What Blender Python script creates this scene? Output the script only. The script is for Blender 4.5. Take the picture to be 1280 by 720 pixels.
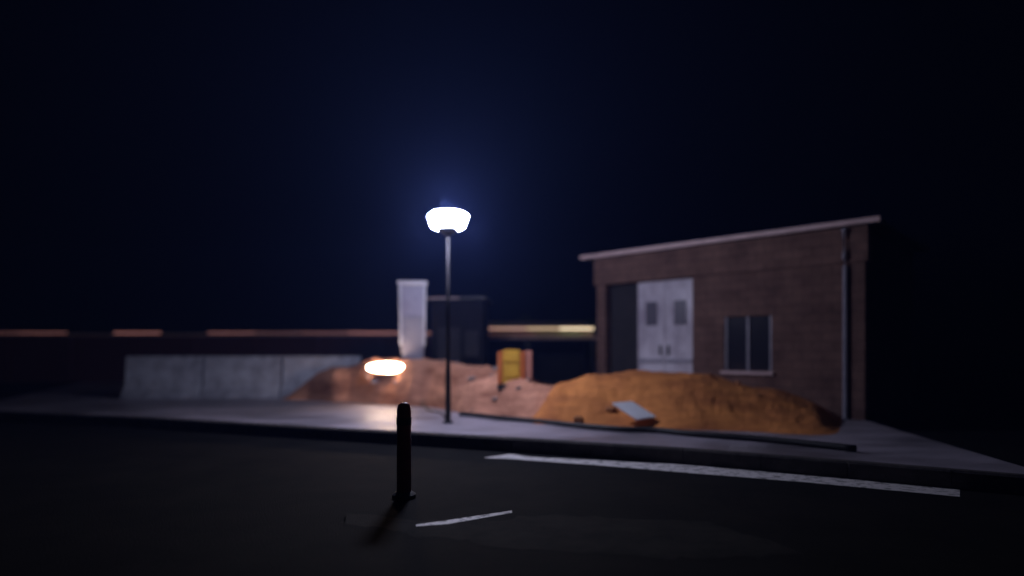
import bpy, bmesh, math, random
from mathutils import Vector, noise, Matrix
random.seed(7)
for o in list(bpy.data.objects): bpy.data.objects.remove(o)
S = bpy.context.scene
COL = S.collection
R = math.radians
F = 772.0; HOR = 440.0; EYE = 1.6

# ---------------------------------------------------------------- camera
cd = bpy.data.cameras.new('camera'); cam = bpy.data.objects.new('camera', cd); COL.objects.link(cam)
cam.location = (0, 0, EYE); cam.rotation_euler = (R(90), 0, 0)
cd.sensor_width = 36; cd.lens = 36*F/1280; cd.shift_y = (HOR-360)/1280
cd.clip_start = .05; cd.clip_end = 2000
cd.dof.use_dof = True; cd.dof.focus_distance = 6.6; cd.dof.aperture_fstop = .2
S.camera = cam
# ---------------------------------------------------------------- sky, moonlight, exposure
w = bpy.data.worlds.new('World'); S.world = w; w.use_nodes = True
nt = w.node_tree; bg = nt.nodes['Background']
sky = nt.nodes.new('ShaderNodeTexSky'); sky.sky_type = 'NISHITA'; sky.sun_disc = False
sky.sun_elevation = R(28); sky.sun_rotation = R(-35); sky.ozone_density = 6; sky.dust_density = 0; sky.air_density = .6
nt.links.new(sky.outputs[0], bg.inputs[0]); bg.inputs[1].default_value = .00002
sd = bpy.data.lights.new('moonlight', 'SUN'); sd.energy = .012; sd.angle = R(.5); sd.color = (.7, .78, 1)
so = bpy.data.objects.new('moonlight', sd); COL.objects.link(so); so.rotation_euler = (R(62), 0, R(35))
S.view_settings.view_transform = 'Standard'; S.view_settings.look = 'None'
S.view_settings.exposure = 0; S.view_settings.gamma = 1; S.view_settings.use_curve_mapping = False
LAMP_E = 200.0; FLOOD_E = 50.0
S.cycles.volume_bounces = 0

# ---------------------------------------------------------------- helpers
def P(px, py, d): return Vector(((px-640)/F*d, d, EYE-(py-HOR)/F*d))
def G(px, py, z): # point on the level z seen at pixel
    d = (EYE-z)*F/(py-HOR); return Vector(((px-640)/F*d, d, z))
def mat(name, c, rough=.8, metal=0, c2=None, scale=4, detail=6, bump=0, bscale=None, spec=.5, mask=(.35,.65), stretch=(1,1,1), rough2=None):
    m = bpy.data.materials.new(name); m.use_nodes = True; n = m.node_tree; b = n.nodes['Principled BSDF']
    b.inputs['Base Color'].default_value = (*c, 1); b.inputs['Roughness'].default_value = rough
    b.inputs['Metallic'].default_value = metal; b.inputs['Specular IOR Level'].default_value = spec
    tc = n.nodes.new('ShaderNodeTexCoord'); mp = n.nodes.new('ShaderNodeMapping'); mp.inputs['Scale'].default_value = stretch
    n.links.new(tc.outputs['Object'], mp.inputs[0])
    if c2:
        t = n.nodes.new('ShaderNodeTexNoise'); t.inputs['Scale'].default_value = scale; t.inputs['Detail'].default_value = detail
        t.inputs['Roughness'].default_value = .65
        n.links.new(mp.outputs[0], t.inputs['Vector'])
        r = n.nodes.new('ShaderNodeValToRGB'); r.color_ramp.elements[0].position = mask[0]; r.color_ramp.elements[1].position = mask[1]
        r.color_ramp.elements[0].color = (*c, 1); r.color_ramp.elements[1].color = (*c2, 1)
        n.links.new(t.outputs['Fac'], r.inputs[0]); n.links.new(r.outputs[0], b.inputs['Base Color'])
        if rough2 is not None:
            q = n.nodes.new('ShaderNodeMapRange'); q.inputs['From Min'].default_value = mask[0]; q.inputs['From Max'].default_value = mask[1]
            q.inputs['To Min'].default_value = rough; q.inputs['To Max'].default_value = rough2
            n.links.new(t.outputs['Fac'], q.inputs[0]); n.links.new(q.outputs[0], b.inputs['Roughness'])
    if bump:
        t2 = n.nodes.new('ShaderNodeTexNoise'); t2.inputs['Scale'].default_value = bscale or scale*6; t2.inputs['Detail'].default_value = 8
        n.links.new(mp.outputs[0], t2.inputs['Vector'])
        bp = n.nodes.new('ShaderNodeBump'); bp.inputs['Strength'].default_value = bump; bp.inputs['Distance'].default_value = .03
        n.links.new(t2.outputs['Fac'], bp.inputs['Height']); n.links.new(bp.outputs[0], b.inputs['Normal'])
    return m
def emit(name, c, s):
    m = bpy.data.materials.new(name); m.use_nodes = True; n = m.node_tree; b = n.nodes['Principled BSDF']
    b.inputs['Base Color'].default_value = (.8, .8, .8, 1)
    b.inputs['Emission Color'].default_value = (*c, 1); b.inputs['Emission Strength'].default_value = s
    return m
def obj(name, bm, m, parent=None, smooth=False):
    bmesh.ops.recalc_face_normals(bm, faces=bm.faces)
    me = bpy.data.meshes.new(name); bm.to_mesh(me); bm.free(); me.materials.append(m)
    if smooth:
        for p in me.polygons: p.use_smooth = True
    o = bpy.data.objects.new(name, me); COL.objects.link(o); o.parent = parent
    return o
def tag(o, label=None, cat=None, group=None, kind=None):
    if label: o['label'] = label
    if cat: o['category'] = cat
    if group: o['group'] = group
    if kind: o['kind'] = kind
    return o
def thing(name, label, cat, loc=(0,0,0), rz=0, group=None):
    o = bpy.data.objects.new(name, None); COL.objects.link(o); o.location = loc; o.rotation_euler = (0,0,rz); o.empty_display_size = .2
    return tag(o, label, cat, group)
def box(bm, x0, x1, y0, y1, z0, z1, taper=None, bev=0):
    vs = [bm.verts.new((x, y, z)) for z in (z0, z1) for y in (y0, y1) for x in (x0, x1)]
    if taper: # scale of the top about its centre
        cx, cy = (x0+x1)/2, (y0+y1)/2
        for v in vs[4:]: v.co.x = cx+(v.co.x-cx)*taper; v.co.y = cy+(v.co.y-cy)*taper
    fs = [bm.faces.new([vs[i] for i in f]) for f in ((0,2,3,1),(4,5,7,6),(0,1,5,4),(2,6,7,3),(0,4,6,2),(1,3,7,5))]
    if bev: bmesh.ops.bevel(bm, geom=list({e for f in fs for e in f.edges}), offset=bev, segments=2, affect='EDGES')
    return bm
def B(*a, **k): return box(bmesh.new(), *a, **k)
def lathe(prof, n=32, c=(0,0)):
    bm = bmesh.new(); rings = []
    for r, z in prof:
        rings.append([bm.verts.new((c[0]+r*math.cos(2*math.pi*i/n), c[1]+r*math.sin(2*math.pi*i/n), z)) for i in range(n)])
    for a, b in zip(rings, rings[1:]):
        for i in range(n): bm.faces.new((a[i], a[(i+1)%n], b[(i+1)%n], b[i]))
    bm.faces.new(rings[0]); bm.faces.new(rings[-1])
    return bm
def tube(pts, r, n=10, bm=None):
    bm = bm or bmesh.new(); pts = [Vector(p) for p in pts]; rings = []
    for i, p in enumerate(pts):
        t = (pts[min(i+1, len(pts)-1)]-pts[max(i-1, 0)]).normalized()
        u = t.cross(Vector((0,0,1)));  u = u.normalized() if u.length > .05 else Vector((1,0,0))
        v = t.cross(u).normalized(); rr = r[i] if isinstance(r, (list, tuple)) else r
        rings.append([bm.verts.new(p+(u*math.cos(2*math.pi*k/n)+v*math.sin(2*math.pi*k/n))*rr) for k in range(n)])
    for a, b in zip(rings, rings[1:]):
        for k in range(n): bm.faces.new((a[k], a[(k+1)%n], b[(k+1)%n], b[k]))
    bm.faces.new(rings[0]); bm.faces.new(rings[-1])
    return bm
def sheet(pts, z=None):
    bm = bmesh.new(); bm.faces.new([bm.verts.new((p[0], p[1], p[2] if z is None else z)) for p in pts]); return bm
def lerp_tab(tab, x):
    if x <= tab[0][0]: return tab[0][1:]
    for a, b in zip(tab, tab[1:]):
        if x <= b[0]:
            t = (x-a[0])/(b[0]-a[0]); t = t*t*(3-2*t)
            return tuple(a[i]+(b[i]-a[i])*t for i in range(1, len(a)))
    return tab[-1][1:]

# ---------------------------------------------------------------- materials
M = dict(
 asphalt = mat('asphalt', (.004,.004,.005), .9, c2=(.011,.010,.010), scale=1.2, bump=.5, bscale=60, spec=.12),
 patch = mat('asphalt_patch', (.009,.009,.009), .9, c2=(.028,.026,.023), scale=2, bump=.5, bscale=50, spec=.15),
 yard = mat('yard_concrete', (.13,.12,.14), .34, c2=(.42,.38,.45), scale=.9, bump=.3, bscale=14, rough2=.6, stretch=(.5,1,1), spec=.5),
 yard_edge = mat('kerb_concrete', (.035,.03,.032), .85, c2=(.08,.07,.07), scale=3, bump=.4),
 paint = mat('road_paint', (.80,.76,.76), .55, c2=(.05,.048,.048), scale=9, detail=9, mask=(.50,.66)),
 soil = mat('soil', (.24,.09,.05), .9, c2=(.66,.32,.20), scale=1.1, bump=.7, bscale=7, stretch=(.5,1,2.2)),
 sand = mat('orange_sand', (.38,.12,.03), .9, c2=(.68,.25,.06), scale=1.6, stretch=(.6,1,2), bump=.9, bscale=16),
 white = mat('white_metal', (.66,.66,.74), .5, c2=(.5,.49,.56), scale=3),
 grey = mat('grey_metal', (.30,.29,.35), .5, c2=(.22,.21,.27), scale=4),
 dark = mat('dark_metal', (.03,.03,.035), .5, metal=.3),
 pole = mat('pole_metal', (.014,.014,.02), .75, spec=.2, c2=(.03,.028,.032), scale=5),
 darkwall = mat('dark_boards', (.005,.005,.008), .85, spec=.2, c2=(.014,.010,.012), scale=3, stretch=(6,6,.4)),
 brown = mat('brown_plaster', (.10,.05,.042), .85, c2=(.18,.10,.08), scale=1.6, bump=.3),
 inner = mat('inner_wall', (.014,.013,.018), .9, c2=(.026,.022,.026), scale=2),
 door = mat('door_sheet', (.34,.30,.37), .6, c2=(.66,.63,.70), scale=1.1, mask=(.35,.6), stretch=(1,1,.6)),
 edge = mat('roof_edge', (.62,.46,.46), .6, c2=(.5,.36,.36), scale=3),
 tin = mat('roof_sheet', (.72,.45,.38), .7, c2=(.45,.52,.26), scale=.5, mask=(.4,.6)),
 brick = mat('wall_brick', (.09,.03,.025), .9, c2=(.14,.05,.04), scale=6),
 coping = mat('coping', (.72,.5,.45), .7, c2=(.55,.36,.32), scale=3),
 yellow = mat('yellow_plastic', (.62,.36,.04), .5, c2=(.5,.27,.03), scale=4),
 orange = mat('orange_plastic', (.55,.16,.04), .5, c2=(.42,.11,.03), scale=4),
 pink = mat('faded_red_plastic', (.5,.22,.16), .6, c2=(.4,.17,.12), scale=4),
 maroon = mat('maroon_paint', (.30,.02,.02), .4, c2=(.16,.015,.015), scale=5),
 rubber = mat('black_rubber', (.012,.012,.014), .6),
 leaf = mat('leaf', (.07,.12,.04), .6, c2=(.12,.15,.05), scale=1),
 bark = mat('bark', (.08,.05,.035), .9, c2=(.12,.08,.05), scale=9),
 board = mat('board', (.80,.82,.86), .5, c2=(.7,.71,.75), scale=2),
 barrier = mat('barrier_concrete', (.66,.68,.76), .8, c2=(.34,.34,.40), scale=2, bump=.3),
 rock = mat('rock', (.28,.22,.2), .9, c2=(.14,.09,.075), scale=5, bump=.5),
 clod = mat('earth_clod', (.22,.08,.03), .95, c2=(.34,.14,.05), scale=6, bump=.5),
 dullpane = mat('dull_pane', (.10,.09,.12), .3),
 glassdark = mat('dark_pane', (.02,.02,.03), .15),
 lamp = emit('lamp_glow', (.72,.74,1.0), LAMP_E),
 coping_glow = emit('added_coping_glow', (1,.40,.32), .3),
 flood = emit('flood_glow', (1.0,.70,.50), FLOOD_E),
)

n = M['brown'].node_tree; b_ = n.nodes['Principled BSDF']; bt = n.nodes.new('ShaderNodeTexBrick'); tc = n.nodes.new('ShaderNodeTexCoord'); cx = n.nodes.new('ShaderNodeSeparateXYZ'); cc = n.nodes.new('ShaderNodeCombineXYZ')
n.links.new(tc.outputs['Object'], cx.inputs[0]); n.links.new(cx.outputs[0], cc.inputs[0]); n.links.new(cx.outputs[2], cc.inputs[1]); n.links.new(cc.outputs[0], bt.inputs['Vector'])
bt.inputs['Scale'].default_value = 1; bt.inputs['Brick Width'].default_value = .4; bt.inputs['Row Height'].default_value = .2; bt.inputs['Mortar Size'].default_value = .012
bt.inputs['Color1'].default_value = (1,1,1,1); bt.inputs['Color2'].default_value = (.72,.68,.66,1); bt.inputs['Mortar'].default_value = (.45,.42,.42,1)
mx = n.nodes.new('ShaderNodeMix'); mx.data_type = 'RGBA'; mx.blend_type = 'MULTIPLY'; mx.inputs[0].default_value = .8
src = b_.inputs['Base Color'].links[0].from_socket
n.links.new(src, mx.inputs[6]); n.links.new(bt.outputs[0], mx.inputs[7]); n.links.new(mx.outputs[2], b_.inputs['Base Color'])

# ---------------------------------------------------------------- ground
Z = .22
tag(obj('ground', sheet([(-900,-300,0),(900,-300,0),(900,1200,0),(-900,1200,0)]), M['asphalt']), kind='structure')
# raised yard: front edge follows the photograph's dark kerb face
E = [G(px, py, Z) for px, py in ((-60,512),(180,522),(425,536),(520,541),(640,548),(740,554),(854,561),(1060,577),(1340,600))]
KW = .14
bm = bmesh.new()
fr = [bm.verts.new((p.x, p.y+KW, Z-.004)) for p in E]
bk = [bm.verts.new((p.x*6, 160, Z-.004)) for p in E]
for i in range(len(E)-1): bm.faces.new((fr[i], fr[i+1], bk[i+1], bk[i]))
tag(obj('yard', bm, M['yard']), kind='structure')
# kerb stones along that edge (one structure, with joints)
bm = bmesh.new()
for a, b in zip(E, E[1:]):
    n = max(1, round((b-a).length/.9))
    for k in range(n):
        p = a.lerp(b, k/n); q = a.lerp(b, (k+1)/n); t = (q-p).normalized()
        p = p+t*.006; q = q-t*.006; jig = random.uniform(-.008, .008)
        prof = [(0+jig,-.02),(0+jig,Z-.025),(.025+jig,Z+.002),(KW+.02,Z+.002),(KW+.02,-.02)]
        A = [bm.verts.new((p.x, p.y+dy, z)) for dy, z in prof]; C = [bm.verts.new((q.x, q.y+dy, z)) for dy, z in prof]
        for i in range(5): bm.faces.new((A[i], A[(i+1)%5], C[(i+1)%5], C[i]))
        bm.faces.new(A); bm.faces.new(C)
tag(obj('kerb', bm, M['yard_edge']), kind='structure')
# road markings
def stripe(pts, name='road_marking', wob=.012):
    bm = bmesh.new(); prev = None
    for i in range(len(pts)-1):
        a, b = pts[i], pts[i+1]
        n = 14
        for k in range(n+(i == len(pts)-2)):
            t = k/n; u = G(a[0]+(b[0]-a[0])*t, a[1]+(b[1]-a[1])*t, .004); l = G(a[0]+(b[0]-a[0])*t, a[2]+(b[2]-a[2])*t, .004)
            u.y += noise.noise(u*3)*wob; l.y += noise.noise(l*4+Vector((5,5,5)))*wob
            c = (bm.verts.new(u), bm.verts.new(l))
            if prev: bm.faces.new((prev[0], c[0], c[1], prev[1]))
            prev = c
    return tag(obj(name, bm, M['paint']), kind='structure')
stripe([(606,571.5,572.5),(638,567.5,573.5),(662,571,575.5),(740,575,581),(860,581,591),(1010,590,603),(1200,602,621)])
stripe([(520,655.5,658),(560,650,655),(640,638,641)], wob=.006)
PT = [G(430,640,0), G(560,652,0), G(700,644,0), G(880,652,0), G(1000,690,0), G(850,700,0), G(640,686,0), G(520,668,0), G(430,655,0)]
pp = []
for a, b in zip(PT, PT[1:]+PT[:1]):
    for i in range(16):
        q = a.lerp(b, i/16); q.y += noise.fractal(q*4, .6, 2, 4)*.10; q.x += noise.fractal(q*4+Vector((9,9,9)), .6, 2, 4)*.06; pp.append(q)
tag(obj('asphalt_patch', sheet(pp, .002), M['patch']), kind='structure')

# ---------------------------------------------------------------- heaps (lofts: front foot, crest, back foot)
def heap(name, crest, foot, x0, x1, m, label, cat, amp, backlen=2.6, seed=0, endfade=60):
    bm = bmesh.new(); NX, NY = 220, 46; rows = []
    sv = Vector((seed*7.1, seed*3.3, 0))
    for i in range(NX+1):
        px = x0+(x1-x0)*i/NX
        cy, cdp = lerp_tab(crest, px); (fy,) = lerp_tab(foot, px)
        c = P(px, cy, cdp); f = G(px, fy, Z); bdir = Vector((c.x-f.x, c.y-f.y, 0)).normalized()
        ends = min(1, (px-x0)/endfade, (x1-px)/endfade); ends = ends*ends*(3-2*ends) if ends > 0 else 0
        H = (c.z-Z)*ends; row = []
        bk = Vector((c.x, c.y, 0))+bdir*backlen
        for j in range(NY+1):
            s = j/NY
            if s < .6: t = s/.6; q = Vector((f.x, f.y, 0)).lerp(Vector((c.x, c.y, 0)), t); h = math.sin(t*math.pi/2)**1.15
            else: t = (s-.6)/.4; q = Vector((c.x, c.y, 0)).lerp(bk, t); h = math.cos(t*math.pi/2)
            e = min(1, min(s, 1-s)*7)
            nz = noise.fractal(q*.9+sv, .6, 2.1, 5)*amp+noise.fractal(q*4.5+sv, .7, 2.1, 4)*amp*.28
            row.append(bm.verts.new((q.x, q.y, Z-.03+H*h+nz*e*ends*(.35+.65*(1-abs(h-.5)*1.2)) + .035*e*ends)))
        rows.append(row)
    for a, b in zip(rows, rows[1:]):
        for j in range(NY): bm.faces.new((a[j], b[j], b[j+1], a[j+1]))
    bm.faces.new([r[0] for r in rows]+[r[-1] for r in reversed(rows)])
    return tag(obj(name, bm, m, smooth=True), label, cat)
heap('soil_heap', [(380,470,18),(425,462,17.6),(470,448,17),(530,450,16.2),(600,459,14.9),(650,471,14.1),(690,484,13.8),(760,492,13.6)],
     [(380,500),(425,503),(520,508),(600,518),(700,527),(780,530)], 345, 790, M['soil'],
     'long low heap of pinkish brown soil with the floodlight lying on it', 'soil heap', .16, seed=1)
heap('sand_heap', [(660,492,12.9),(700,480,13),(745,469,13.1),(800,463,13.2),(870,468,13.1),(960,486,12.9),(1040,508,12.6)],
     [(660,531),(760,533),(880,538),(1060,546)], 655, 1060, M['sand'],
     'rounded orange sand heap in front of the pale shed door', 'sand heap', .07, backlen=2.0, seed=3, endfade=45)

# ---------------------------------------------------------------- street lamp
LD = 12.0; lc = P(560, 275, LD); sc = .74
base = Vector((P(560,0,LD).x, LD, Z))
t = thing('street_lamp', 'tall lamp post with a big glowing white lantern', 'street lamp', base)
dx = lc.x-base.x; zc = lc.z-Z
obj('base_plate', lathe([(.10,0),(.10,.03),(.055,.05),(.052,1.05)], 20), M['dark'], t)
obj('pole', tube([(0,0,1.0),(0,0,zc-.3)], [.042,.026], 14), M['pole'], t, True)
lan = [(.36,-.23),(.43,-.19),(.52,.06),(.53,.11),(.46,.17),(.28,.215),(.08,.23)]
g = obj('lantern', lathe([(r*sc, zc+z*sc) for r, z in lan], 8, (dx,0)), M['lamp'], t)
obj('collar', lathe([(.05,zc-.31),(.13,zc-.25),(.22,zc-.172)], 20, (dx,0)), M['dark'], t)
obj('finial', lathe([(.04,zc+.171),(.04,zc+.185),(.015,zc+.2)], 12, (dx,0)), M['dark'], t)

# ---------------------------------------------------------------- floodlight lying on the heap
from mathutils.bvhtree import BVHTree
hm = bpy.data.objects['soil_heap'].data
hb = BVHTree.FromPolygons([v.co for v in hm.vertices], [p.vertices for p in hm.polygons])
hit = hb.ray_cast(Vector((0,0,EYE)), (P(484,465,16)-Vector((0,0,EYE))).normalized())
fp = Vector((P(484,461,hit[0].y).x, hit[0].y-.10, hit[0].z+.12)) if hit[0] else P(484, 461, 15.4)
print('flood at', fp)
t = thing('floodlight', 'lit work floodlight lying low on the left of the soil heap', 'floodlight', fp, R(-8))
prof = [(-.52,.03),(-.50,.05),(-.42,.085),(-.2,.125),(.05,.14),(.25,.125),(.42,.085),(.50,.05),(.52,.03)]
bm = lathe([(q, x) for x, q in prof], 24); bmesh.ops.rotate(bm, verts=bm.verts, matrix=Matrix.Rotation(R(90),3,'Y'))
obj('lens', bm, M['flood'], t, True)
obj('housing', B(-.46,.46,-.08,.16,-.20,-.145, bev=.015), M['dark'], t)
for s_ in (-1, 1): obj('end_cap', B(s_*.55-.025,s_*.55+.025,-.07,.07,-.16,.07,bev=.015), M['dark'], t)
for gx in (-.36,-.12,.12,.36):
    rr = .155 if abs(gx) < .2 else .12
    obj('guard_wire', tube([(gx,-.06,-.15)]+[(gx, -rr*math.cos(q*.35-.9), rr*math.sin(q*.35-.9)) for q in range(1,9)]+[(gx,.08,-.15)], .008, 6), M['dark'], t)
obj('bracket', tube([(-.58,.03,0),(-.58,.1,-.25),(-.3,.12,-.33),(.3,.12,-.33),(.58,.1,-.25),(.58,.03,0)], .02, 8), M['grey'], t)
for s in (-1, 1): obj('foot', B(s*.3-.05,s*.3+.05,-.2,.35,-.40,-.34), M['grey'], t)

cp = [fp+Vector((.5,-.08,-.15)), G(520,500,Z)+Vector((.1,.5,.75)), G(522,508,Z)+Vector((.1,0,.12)), G(535,514,Z)+Vector((0,0,.03)), G(552,518,Z)+Vector((0,0,.03)), G(560,528,Z)+Vector((0,0,.03))]
tag(obj('power_cable', tube(cp, .018, 8), M['rubber'], smooth=True), 'thin black cable running from the floodlight to the lamp post', 'cable')

# ---------------------------------------------------------------- white pylon
PD = 16.9; k = PD/F; c = P(516, 352, PD); zt = c.z-Z
t = thing('sign_pylon', 'narrow white upright board with a framed panel left of the dark kiosk', 'pylon', (c.x, PD, Z), R(6))
bm = bmesh.new()
def ring(bm, wd, dp, z): return [bm.verts.new((x, y, z)) for x, y in ((-wd,-dp),(wd,-dp),(wd,dp),(-wd,dp))]
def loft4(secs):
    bm = bmesh.new(); rs = [ring(bm, *s) for s in secs]
    for a, b in zip(rs, rs[1:]):
        for i in range(4): bm.faces.new((a[i], a[(i+1)%4], b[(i+1)%4], b[i]))
    bm.faces.new(rs[0]); bm.faces.new(rs[-1]); return bm
obj('pedestal', loft4([(12*k,.10,0),(12*k,.10,1.0),(14*k,.12,1.55)]), M['grey'], t)
obj('board', loft4([(15*k,.14,1.551),(16.2*k,.15,zt-.12)]), M['grey'], t)
obj('cap', loft4([(17*k,.18,zt-.119),(18.5*k,.2,zt-.05),(18.5*k,.2,zt)]), M['white'], t)
for s in (-1, 1):
    bm = bmesh.new(); zz = [1.56, zt-.122]
    wl = [15*k, 16.2*k]
    v = [bm.verts.new((s*(wl[i]-ins), y, zz[i])) for i in (0,1) for ins in (-.012,.05) for y in (-.185,-.10)]
    for f in ((0,1,3,2),(4,6,7,5),(0,2,6,4),(1,5,7,3),(0,4,5,1),(2,3,7,6)): bm.faces.new([v[i] for i in f])
    obj('side_frame', bm, M['white'], t)
obj('panel', B(-13.2*k,13.2*k,-.165,-.135,zt-.95,zt-.17), mat('panel_lilac', (.34,.32,.42), .4, c2=(.24,.22,.31), scale=3), t)
obj('rail', B(-14.8*k,14.8*k,-.175,-.12,zt-1.04,zt-.98), M['grey'], t)

# ---------------------------------------------------------------- dark kiosk
KD = 18.0; k = KD/F; a = P(539,372,KD); b = P(604,372,KD); zt = a.z-Z; W = b.x-a.x
t = thing('kiosk', 'small dark board kiosk with a flat roof behind the soil heap', 'kiosk', (a.x, KD, Z), R(-4))
obj('wall', B(0,W,0,1.6,0,zt-.06), M['darkwall'], t)
obj('roof', B(-.14,W+.1,-.16,1.75,zt-.058,zt), M['dark'], t)
obj('roof_trim', B(-.15,W*.55,-.172,-.162,zt-.05,zt-.012), M['edge'], t)
d = obj('door', B(.2,.85,-.03,-.003,.05,2.1), M['inner'], t); obj('handle', B(.75,.8,-.06,-.031,1.0,1.12), M['grey'], d)
h = obj('hatch', B(1.0,1.38,-.03,-.003,1.25,2.0), M['inner'], t); obj('shelf', B(.98,1.4,-.2,-.032,1.18,1.22), M['darkwall'], h)

# ---------------------------------------------------------------- pale concrete barriers on the left
for i, (c0, c1, lab) in enumerate(((356,452,'pale concrete barrier nearest the floodlight, end of the row by the soil heap'),(258,354,'middle pale concrete barrier of the row left of the soil heap'),(160,256,'pale concrete barrier at the far left end of the row'))):
    a = P(c0,445,18.6); b = P(c1,445,18.6); h = a.z-Z; W = b.x-a.x-.03
    t = thing('concrete_barrier', lab, 'barrier', (a.x, 18.6, Z), 0, 'concrete barriers along the yard')
    bm = bmesh.new(); pr = [(-.34,0),(-.34,.10),(-.16,.38),(-.10,h-.03),(-.07,h),(.07,h),(.10,h-.03),(.16,.38),(.34,.10),(.34,0)]
    A_ = [bm.verts.new((0,y,z)) for y, z in pr]; C_ = [bm.verts.new((W,y,z)) for y, z in pr]
    for q in range(10): bm.faces.new((A_[q], A_[(q+1)%10], C_[(q+1)%10], C_[q]))
    bm.faces.new(A_); bm.faces.new(C_)
    obj('block', bm, M['barrier'], t)
    for x in (W*.25, W*.75): obj('lifting_loop', tube([(x-.09,0,h-.02),(x-.09,0,h+.05),(x,0,h+.08),(x+.09,0,h+.05),(x+.09,0,h-.02)], .012, 6), M['dark'], t)

# ---------------------------------------------------------------- yellow barrier
YD = 14.0; k = YD/F; c = P(643, 437, YD); zt = c.z
t = thing('barrier_block', 'yellow and orange upright plastic barrier block standing on the soil heap', 'barrier', (c.x, YD, zt-.78), R(5))
obj('panel', B(-15*k,7*k,-.12,.12,0,.78,bev=.03), M['yellow'], t)
obj('end_panel', B(-21*k,-15.2*k,-.13,.13,0,.74,bev=.02), M['orange'], t)
obj('end_panel', B(7.2*k,13*k,-.13,.13,0,.74,bev=.02), M['orange'], t)
obj('side_panel', B(13.2*k,22*k,-.10,.12,0,.76,bev=.02), M['pink'], t)
for z in (.15,.5): obj('rib', B(-14*k,6*k,-.14,-.118,z,z+.06,bev=.008), M['yellow'], t)
obj('foot', B(-22*k,23*k,-.2,.2,-.12,-.002), M['rubber'], t)

# ---------------------------------------------------------------- white board on the sand
cs = [P(765,505,11.55), P(790,503,11.6), P(820,522,11.35), P(796,525.5,11.25)]
bm = bmesh.new(); up = Vector((0,-.25,1)).normalized()*.025
lo = [bm.verts.new(p) for p in cs]; hi = [bm.verts.new(p+up) for p in cs]
bm.faces.new(lo); bm.faces.new(hi)
for i in range(4): bm.faces.new((lo[i], lo[(i+1)%4], hi[(i+1)%4], hi[i]))
tag(obj('loose_board', bm, M['board']), 'flat white board lying askew on the foot of the sand heap', 'board')

# ---------------------------------------------------------------- rocks
dg = None
bpy.context.view_layer.update()
from mathutils.bvhtree import BVHTree
def ground_at(name, x, y):
    me = bpy.data.objects[name].data
    bv = ground_at.cache.setdefault(name, BVHTree.FromPolygons([v.co for v in me.vertices], [p.vertices for p in me.polygons]))
    h = bv.ray_cast(Vector((x, y, 9)), Vector((0,0,-1))); return h[0].z if h[0] else None
ground_at.cache = {}
for heapn, n_, m_, lab, grp, xr, yr in (('soil_heap',18,M['rock'],'rough lump of rock lying on the pinkish soil heap','rocks on the soil heap',(-3.6,1.0),(13.0,16.2)),
                                ('sand_heap',6,M['clod'],'clod of earth lying on the orange sand heap','clods on the sand heap',(.7,5),(11.5,12.9))):
    done = 0
    while done < n_:
        x = random.uniform(*xr); y = random.uniform(*yr); z = ground_at(heapn, x, y)
        if z is None or z < Z+.04: continue
        done += 1; q = random.uniform(.035,.09)
        bm = bmesh.new(); bmesh.ops.create_icosphere(bm, subdivisions=3, radius=q); sv = Vector((done*3.1, y, x))
        sx, sy, sz = random.uniform(.8,1.4), random.uniform(.7,1.1), random.uniform(.5,.8)
        for v in bm.verts:
            f = 1+.45*noise.noise(v.co/q*1.1+sv)+.12*noise.noise(v.co/q*3+sv); v.co = Vector((v.co.x*sx, v.co.y*sy, v.co.z*sz))*f
        o = tag(obj('rock' if 'soil' in heapn else 'earth_clod', bm, m_), lab, 'rock' if 'soil' in heapn else 'clod', grp); o.location = (x, y, z+q*.25); o.rotation_euler = (0,0,random.uniform(0,6))

# ---------------------------------------------------------------- hose
pts = [G(px, py, Z) for px, py in ((575,520),(590,521),(625,525),(670,529),(715,534),(770,539),(820,541),(870,546),(960,553),(1080,566))]
sm = []
for i in range(len(pts)-1):
    p0, p1, p2, p3 = pts[max(i-1,0)], pts[i], pts[i+1], pts[min(i+2,len(pts)-1)]
    for q in range(8):
        u = q/8; sm.append(.5*((2*p1)+(p2-p0)*u+(2*p0-5*p1+4*p2-p3)*u*u+(3*p1-p0-3*p2+p3)*u**3)+Vector((0,0,.045)))
tag(obj('hose', tube(sm, .05, 10), M['rubber'], smooth=True), 'thick black hose lying along the foot of the heaps', 'hose')

# ---------------------------------------------------------------- bollard in front
bp = G(505, 622, 0)
t = thing('bollard', 'dark red bollard standing on the dark road in front of the kerb', 'bollard', bp)
obj('post', lathe([(.08,0),(.078,.96),(.065,1.02),(.03,1.045)], 24), M['maroon'], t, True)
obj('base', lathe([(.13,.004),(.13,.04),(.10,.06),(.082,.07)], 24), M['dark'], t)
obj('band', lathe([(.0795,.80),(.0825,.805),(.0825,.88),(.0795,.885)], 24), mat('band_dark', (.05,.01,.01), .4), t)

# ---------------------------------------------------------------- shed on the right
A = P(746,320,17.0); ux = Vector((.725,-.69,0)).normalized(); ang = math.atan2(ux.y, ux.x); H = A.z-Z; L = 6.6; Dp = 4.5
t = thing('shed', 'long brown shed with pale double doors and a flat pale roof edge', 'shed', (A.x, A.y, Z), ang)
LB = H-.42-.62     # underside of lintel
def s_at(px): # distance along the front wall seen at px
    # A + s*ux : (A.x+s ux.x)/(A.y+s ux.y) = (px-640)/F
    r = (px-640)/F; return (r*A.y-A.x)/(ux.x-r*ux.y)
s1, s2, s3, s4 = s_at(757), s_at(795), s_at(866), s_at(905)
lin = H-.10-(355-322)/F*16.6
s5, s6 = s4+1.1, L
for q in ((0,s1,0,lin),(s3,s4,0,lin),(s4+.001,s5-.001,0,.95),(s4+.001,s5-.001,2.2,lin),(s5,s6,0,lin)):
    obj('wall', B(q[0],q[1],0,.25,q[2],q[3]), M['brown'], t)
obj('lintel', B(-.06,L+.06,-.05,.25,lin+.002,H-.10), M['brown'], t)
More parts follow.
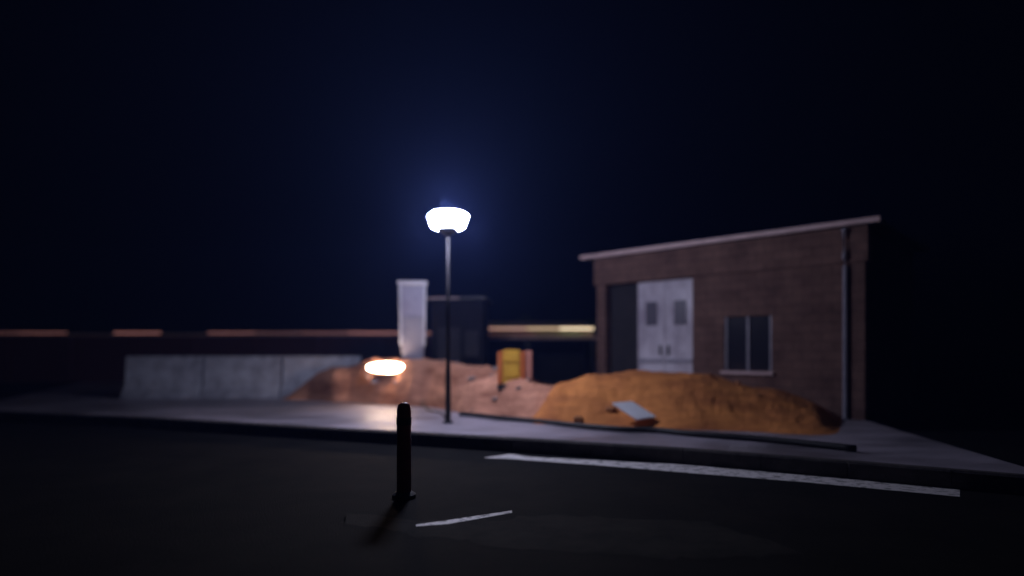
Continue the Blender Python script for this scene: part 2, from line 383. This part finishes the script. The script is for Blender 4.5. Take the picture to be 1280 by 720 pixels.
bm = bmesh.new(); box(bm,0,.2,.252,Dp,0,H-.1); box(bm,L-.2,L,.252,Dp,0,H-.1); box(bm,.202,L-.202,Dp-.2,Dp,0,H-.1)
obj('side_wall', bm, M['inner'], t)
obj('recess_wall', B(s1+.003,s2-.003,.26,.34,0,lin-.002), M['inner'], t)
obj('roof', B(-.3,L+.3,-.28,Dp+.2,H-.098,H-.03), M['dark'], t)
obj('roof_edge', B(-.34,L+.34,-.33,-.282,H-.10,H), M['edge'], t)
wd = (s3-s2)/2
for i in range(2):
    x0 = s2+i*wd+.01; x1 = x0+wd-.02
    bm = B(x0,x1,.08,.13,.03,lin-.03)
    for j in range(int((x1-x0)/.11)): box(bm, x0+.05+j*.11, x0+.08+j*.11, .066,.079,.06,lin-.06)
    d = obj('door', bm, M['door'], t)
    obj('pane', B(x0+wd*.32,x0+wd*.72,.05,.064,lin-1.15,lin-.55), M['dullpane'], d)
    obj('crossbar', B(x0+.03,x1-.03,.045,.064,1.1,1.2), M['grey'], d)
    obj('handle', B((x1-.12 if i==0 else x0+.08),(x1-.08 if i==0 else x0+.12),.02,.064,1.3,1.55), M['dark'], d)
obj('downpipe', tube([(L-.35,-.06,0),(L-.35,-.06,lin-.1),(L-.35,-.12,lin+.1),(L-.35,-.12,H-.12)], .045, 10), M['grey'], t)
w_ = obj('window', B(s4+.003,s5-.003,.08,.12,.953,2.197), M['glassdark'], t)
bm = bmesh.new()
for x in (s4+.005, (s4+s5)/2-.025, s5-.055): box(bm,x,x+.05,.04,.078,.955,2.195)
obj('frame', bm, M['grey'], w_)
obj('sill', B(s4-.06,s5+.06,-.08,-.003,.87,.94), M['edge'], w_)

# ---------------------------------------------------------------- open carport behind
x0 = P(572,0,24).x; x1 = P(744,0,24).x; ze = P(0,421,24).z
t = thing('carport', 'low open carport with a lit sheet roof between the kiosk and the shed', 'carport', (x0, 24, Z))
bm = bmesh.new(); N = 60; rise = P(0,403,27.5).z-ze; prev = None
for i in range(N*2+1):
    x = (x1-x0)*i/(N*2); dz = .025 if i % 2 else 0
    c = [bm.verts.new((x,0,ze-Z+dz)), bm.verts.new((x,3.6,ze-Z+rise+dz)), bm.verts.new((x,3.6,ze-Z+rise+dz-.03)), bm.verts.new((x,0,ze-Z+dz-.03))]
    if prev:
        for q in range(4): bm.faces.new((prev[q], c[q], c[(q+1)%4], prev[(q+1)%4]))
    prev = c
obj('roof', bm, M['tin'], t)
obj('gutter', tube([(-.05,-.06,ze-Z-.04),(x1-x0+.05,-.06,ze-Z-.04)], .06, 10), M['coping'], t)
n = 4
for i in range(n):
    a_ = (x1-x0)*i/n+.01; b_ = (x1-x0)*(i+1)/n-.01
    obj('added_glow_strip', tube([(a_,.5,ze-Z+.34),(b_,.5,ze-Z+.34)], .045, 10), emit('added_eave_glow', ((1,.5,.38),(1,.55,.38),(1,.68,.38),(1,.78,.5))[i], (.5,.55,.75,1.7)[i]), t)  # added glowing tubes, no known lamps, brighten the eave and roof sheet
for px in (.05, (x1-x0)/2, x1-x0-.15):
    obj('post', B(px,px+.1,.05,.15,0,ze-Z-.08), M['dark'], t)
obj('back_wall', B(0,x1-x0,3.4,3.5,0,ze-Z+rise-.12), M['inner'], t)

# ---------------------------------------------------------------- boundary wall, left
wt = P(0,417,28).z-Z; wx0 = P(-150,0,28).x; wx1 = P(553,0,28).x
t = thing('boundary_wall', 'long dark red brick wall with a pale coping behind the pylon', 'wall', (wx0,28,Z))
obj('brickwork', B(0,wx1-wx0,0,.25,0,wt-.10), M['brick'], t)
bm = bmesh.new(); x = -.05
while x < wx1-wx0:
    box(bm,x,min(x+.9,wx1-wx0+.05),-.07,.32,-.097+wt,wt,bev=.012); x += .91
obj('coping', bm, M['coping'], t)
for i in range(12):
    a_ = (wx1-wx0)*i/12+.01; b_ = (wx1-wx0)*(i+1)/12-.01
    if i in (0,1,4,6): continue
    obj('added_glow_strip', tube([(a_,-.03,wt+.035),(a_*.5+b_*.5,-.03,wt+.028),(b_,-.03,wt+.035)], .028, 8), emit('added_coping_glow', (1,.40,.34), (.3,.3,.12,.2,.1,.35,.2,.25,.12,.2,.45,.35)[i]), t)  # added glowing segments stand in for light falling on the coping
n = 9
for i in range(n+1):
    x = (wx1-wx0-.35)*i/n
    obj('pier', B(x,x+.35,-.12,-.003,0,wt-.10), M['brick'], t)

# ---------------------------------------------------------------- bushes behind the carport
def bush(c, rx, ry, h, label, nleaf=2600):
    t = thing('bush', label, 'bush', c, 0, 'bushes behind the carport')
    bm = bmesh.new()
    for i in range(6):
        a_ = i*1.05; tube([(0,0,0),(.15*rx*math.cos(a_),.15*ry*math.sin(a_),h*.35),(.55*rx*math.cos(a_),.5*ry*math.sin(a_),h*.75)], [.05,.035,.015], 6, bm)
    obj('stem', bm, M['bark'], t)
    bm = bmesh.new(); cl = [(random.uniform(-.8,.8)*rx, random.uniform(-.7,.7)*ry, random.uniform(.4,.92)*h, random.uniform(.25,.5)) for _ in range(16)]
    for _ in range(nleaf):
        q = random.choice(cl); v = Vector((random.gauss(0,1),random.gauss(0,1),random.gauss(0,1))).normalized()*q[3]*random.uniform(.5,1.05)
        p = Vector(q[:3])+v; p.z = max(p.z, .1); s = random.uniform(.03,.07)
        r_ = Matrix.Rotation(random.uniform(0,6.28),3,Vector((random.random()-.5,random.random()-.5,random.random()-.5)).normalized())
        bm.faces.new([bm.verts.new(p+r_@Vector(o_)*s) for o_ in ((-1,0,0),(0,-.5,0),(1,0,0),(0,.5,0))])
    obj('foliage', bm, M['leaf'], t)
for px, py, rx, lab in ((625,402,1.2,'low green bush behind the carport, nearest the kiosk'),(668,398,1.1,'green bush behind the middle of the carport roof'),
                        (706,396,1.0,'green bush behind the carport, between the middle bush and the shed'),(738,399,.9,'green bush behind the carport, closest to the shed')):
    zt_ = P(px, py, 29).z; bush((P(px,0,29).x, 29, Z), rx, .8, zt_-Z, lab)

# ---------------------------------------------------------------- haze
hz = B(-70,70,-8,75,-1,14)
m = bpy.data.materials.new('haze'); m.use_nodes = True; n = m.node_tree; n.nodes.clear()
out = n.nodes.new('ShaderNodeOutputMaterial'); v = n.nodes.new('ShaderNodeVolumePrincipled')
v.inputs['Color'].default_value = (.22,.34,1,1); v.inputs['Density'].default_value = .0030; v.inputs['Anisotropy'].default_value = .0
n.links.new(v.outputs[0], out.inputs['Volume'])
tag(obj('haze', hz, m), kind='stuff')
